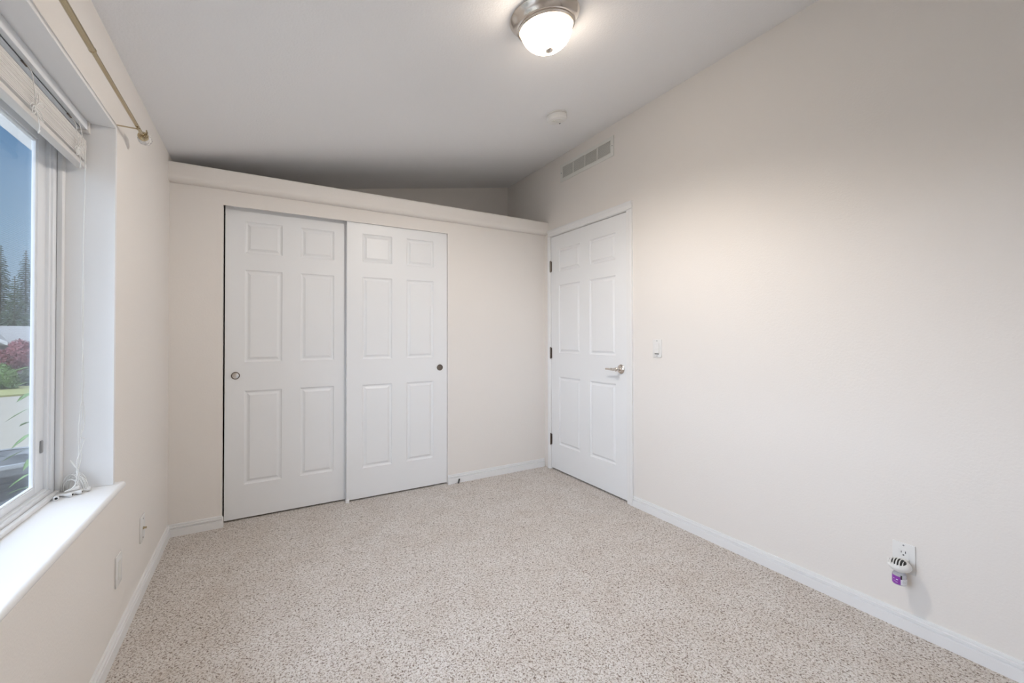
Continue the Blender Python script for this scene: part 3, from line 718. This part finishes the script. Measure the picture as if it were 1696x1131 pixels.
# ------------------------------------------------------------------ outside
GZ = -0.5
gm = MB(); bm = gm.bm
def gz(y):
    return GZ if y < 21 else (GZ - 2.6*min(1, (y-21)/20))
ys = [-12, 0, 8, 14, 18, 21, 25, 30, 36, 41, 60, 100, 180]; xs_ = [-150, -80, -40, -20, -8, XL-T-0.02, 20, 60]
grid = [[bm.verts.new((x_, y_, gz(y_)-0.0)) for x_ in xs_] for y_ in ys]
for j in range(len(ys)-1):
    for i in range(len(xs_)-1): bm.faces.new((grid[j][i], grid[j][i+1], grid[j+1][i+1], grid[j+1][i]))
tag(gm.build('ground', 'pave'), 'pale concrete driveway outside the window', 'driveway', kind='structure')
lw = MB(); lw.prism([(-30, 11.6), (-12, 15.1), (-5.9, 17.3), (6, 21.9), (6, 22.4), (-5, 20.55), (-30, 19.9)], 'z', GZ+0.002, GZ+0.05)
tag(lw.build('lawn_strip', 'lawn'), 'dry yellow-green lawn strip across the driveway', 'lawn', kind='structure')

def leaf_cloud(c, rad, n, size, seed, flat=0.0, mb=None):
    r_ = random.Random(seed); m = mb or MB()
    for _ in range(n):
        d = Vector((r_.gauss(0, 1), r_.gauss(0, 1), r_.gauss(0, 1))).normalized()
        rr = r_.uniform(0.60, 1.0)
        p = Vector(c) + Vector((d.x*rad[0], d.y*rad[1], d.z*rad[2]))*rr*(0.9+0.2*math.sin(5*d.x+3*d.z))
        a = Vector((r_.gauss(0, 1), r_.gauss(0, 1), r_.gauss(0, 1)*(1-flat))).normalized(); b = a.cross(d)
        if b.length < .1: b = a.orthogonal()
        b.normalize(); s_ = size*r_.uniform(.6, 1.3)
        vs = [m.bm.verts.new(p+a*s_), m.bm.verts.new(p+b*s_*.45+d*s_*.12), m.bm.verts.new(p-a*s_), m.bm.verts.new(p-b*s_*.45+d*s_*.12)]
        m.bm.faces.new(vs)
    return m
def core(c, rad, m):
    r = bmesh.ops.create_icosphere(m.bm, subdivisions=3, radius=1.0)
    for v_ in r['verts']: v_.co = Vector((c[0]+v_.co.x*rad[0], c[1]+v_.co.y*rad[1], c[2]+v_.co.z*rad[2]))
def shrub(name, label, cat, c, rad, mat, n, size, seed, ground, group=None, trunk=0.04):
    t = thing(name, label, cat, (c[0], c[1], ground), group)
    m = MB(); core(c, [q*.66 for q in rad], m); leaf_cloud(c, rad, n, size, seed, mb=m)
    part(m, 'foliage', mat, t, smooth=False)
    part(MB().cyl((c[0], c[1], ground), (c[0], c[1], c[2]), trunk, 10, trunk*.6), 'stem', 'bark', t)
    return t
shrub('round_bush', 'bright green round bush on the lawn strip, seen through the window glass', 'bush', (-6.84, 19.40, -0.12), (0.33, 0.36, 0.44), 'leaf', 5200, 0.045, 11, GZ)
shrub('clipped_hedge', 'dark clipped hedge right of the round bush outside', 'hedge', (-6.55, 20.30, -0.20), (0.46, 0.26, 0.30), 'hedge', 5500, 0.035, 12, GZ)
shrub('red_maple', 'red-leaved maple standing before the grey-roofed house', 'tree', (-9.60, 29.1, 0.25), (1.05, 1.1, 0.75), 'maple', 6500, 0.075, 13, gz(29.6), trunk=0.08)
# neighbouring house
HY = 45.5
hs = thing('neighbour_house', 'grey-roofed single-storey house beyond the red maple, seen through the window', 'house', (-16, HY+4, -3.1))
part(MB().box(-28, -4, HY, HY+8, -3.1, 0.75), 'wall', 'siding', hs, smooth=False)
part(MB().prism([(HY-0.5, 0.72), (HY+4, 2.05), (HY+8.5, 0.72)], 'x', -28.5, -3.5), 'roof', 'roof', hs, smooth=False)
part(MB().box(-28.5, -3.5, HY-0.56, HY-0.50, 0.56, 0.74), 'fascia', 'fascia', hs, smooth=False)
for gx in (-17.35, -12.92):
    part(MB().prism([(gx-1.75, 0.67), (gx+1.75, 0.67), (gx, 1.60)], 'y', HY-1.2, HY+2.4), 'gable', 'roof', hs, smooth=False)
    rk = MB()
    for s_ in (-1, 1): rk.prism([(gx+s_*1.85, 0.58), (gx+s_*1.85, 0.82), (gx, 1.80), (gx, 1.56)], 'y', HY-1.32, HY-1.2)
    part(rk, 'rake_board', 'fascia', hs, smooth=False)
for wx in (-20, -16.2, -12, -9):
    wf = part(MB().box(wx-0.6, wx+0.6, HY-0.05, HY, -1.2, 0.1), 'window_frame', 'fascia', hs, smooth=False)
    part(MB().box(wx-0.5, wx+0.5, HY-0.07, HY-0.05, -1.1, 0.0), 'pane', 'acgrey', wf, smooth=False)
# conifers
def conifer(x_, y_, h, r0, seed, mat, label, gz_=-3.1):
    r_ = random.Random(seed); t = thing('conifer_tree', label, 'tree', (x_, y_, gz_), 'tall conifers behind the neighbouring house')
    part(MB().cyl((x_, y_, gz_), (x_, y_, gz_+h), r0*.06, 10, 0.03), 'trunk', 'bark', t)
    m = MB(); n_ = int(h*3.2)
    for i in range(n_):
        u = i/(n_-1); z_ = gz_ + h*(0.10+0.895*u); rr = r0*(1-u)**0.75*r_.uniform(.65, 1.12)+0.12
        nb = 7 if u < .9 else 4; a0 = r_.uniform(0, 6.28)
        for b in range(nb):
            a = a0+6.283*b/nb+r_.uniform(-.25, .25); L_ = rr*r_.uniform(.7, 1.1); dv = Vector((math.cos(a), math.sin(a), 0)); sv = Vector((-dv.y, dv.x, 0))
            for q in range(6):
                f0, f1 = q/6, (q+1.5)/6; wd = 0.34*L_*(1-f0*.7)+.08
                za = z_ + .10*L_*f0 - .33*L_*f0*f0; zb_ = z_ + .10*L_*f1 - .40*L_*f1*f1
                p = Vector((x_, y_, za))+dv*L_*f0; e_ = Vector((x_, y_, zb_))+dv*L_*f1
                for s_ in (-1, 1):
                    w1 = sv*s_*wd*r_.uniform(.5, 1)
                    vs = [m.bm.verts.new(p), m.bm.verts.new(p*.4+e_*.6+w1-Vector((0, 0, .16*wd+r_.uniform(0, .14)))), m.bm.verts.new(e_+w1*.35)]
                    m.bm.faces.new(vs)
    part(m, 'foliage', mat, t, smooth=False)
TX = [(-31.6, 88, 17.2, 2.5, 'conifer', 'dark tall conifer at the left edge of the window view'),
      (-27.9, 84.2, 16.2, 2.4, 'conifer', 'tallest dark conifer beside the window sash'),
      (-27.0, 78.6, 12.0, 2.2, 'conifer2', 'paler conifer standing between the two taller ones')]
for k_, x_ in enumerate((-23, -18, -12.5, -7, -36.8, -42, -47.5, -53)): TX.append((x_, 85 + 3*math.sin(x_*1.7), 15+2*math.sin(x_), 2.5, 'conifer' if k_ % 3 else 'conifer2', None))
for k_, x_ in enumerate((-20, -25, -29.8, -34.6, -39.6)): TX.append((x_, 94+math.sin(x_), 14+1.5*math.sin(x_*2), 2.4, 'conifer', None))
for i, (x_, y_, h, r0, mt_, lb) in enumerate(TX):
    conifer(x_, y_, h, r0, 20+i, mt_, lb or 'tall dark conifer in the row behind the grey-roofed house')

# air conditioner just outside
AX, AY, AR = -1.347, 3.834, 0.275
ac = thing('air_conditioner', 'round dark grey air conditioner unit on the ground outside the window', 'air conditioner', (AX, AY, GZ))
am = Matrix.Translation((AX, AY, 0))
part(MB().lathe([(AR-.01, GZ), (AR, GZ+0.03), (AR, 0.392), (AR-.02, 0.392)], 72, am), 'casing', 'acgrey', ac)
fn = MB()
for k in range(17):
    z_ = GZ+0.05+k*0.047; fn.lathe([(AR-.001, z_), (AR+.014, z_-0.003), (AR+.014, z_+0.010), (AR-.001, z_+0.018)], 72, am, cap=False)
part(fn, 'louvre_rings', 'acgrey', ac)
part(MB().lathe([(AR, 0.350), (AR+.012, 0.352), (AR+.012, 0.394), (AR, 0.396)], 72, am, cap=False), 'upper_band', 'acband', ac, label='mid grey upper band')
part(MB().lathe([(AR-.006, 0.392), (AR+.018, 0.393), (AR+.020, 0.402), (AR+.016, 0.415), (AR+.004, 0.418), (AR-.002, 0.410)], 72, am, cap=False), 'rim', 'acrim', ac, label='pale grey rim')
gr = MB()
for k in range(26):
    rr = 0.02+k*0.0100; pts = [(AX+rr*math.cos(6.2832*i/40), AY+rr*math.sin(6.2832*i/40), 0.404+0.012*(1-k/26)) for i in range(41)]; gr.tube(pts, 0.0022, 4)
for k in range(12):
    a = k*math.pi/6; gr.tube([(AX, AY, 0.414), (AX+(AR)*math.cos(a), AY+(AR)*math.sin(a), 0.402)], 0.003, 5)
part(gr, 'fan_guard', 'acband', ac)
# leafy plant next to the window
lp = thing('leafy_shrub', 'slender shrub with pointed green leaves beside the window', 'shrub', (-1.05, 3.30, GZ))
part(MB().tube(catmull([(-1.05, 3.30, GZ), (-1.04, 3.31, 0.1), (-1.07, 3.30, 0.6), (-1.05, 3.31, 1.0)], 6), 0.009, 8, 0.4), 'stem', 'bark', lp)
lf = MB(); r_ = random.Random(9)
for k in range(34):
    z_ = 0.1+k*0.027; a = k*2.4; d = Vector((math.cos(a), math.sin(a), r_.uniform(-.5, .25))).normalized(); L_ = r_.uniform(.09, .14)
    p = Vector((-1.055, 3.305, z_)); s_ = d.cross(Vector((0, 0, 1))).normalized()
    pts = [p, p+d*L_*.35+s_*.016, p+d*L_*.7+s_*.011-Vector((0, 0, .008)), p+d*L_-Vector((0, 0, .025)), p+d*L_*.7-s_*.011-Vector((0, 0, .008)), p+d*L_*.35-s_*.016]
    lf.bm.faces.new([lf.bm.verts.new(q) for q in pts])
part(lf, 'foliage', 'leaf', lp, smooth=False)
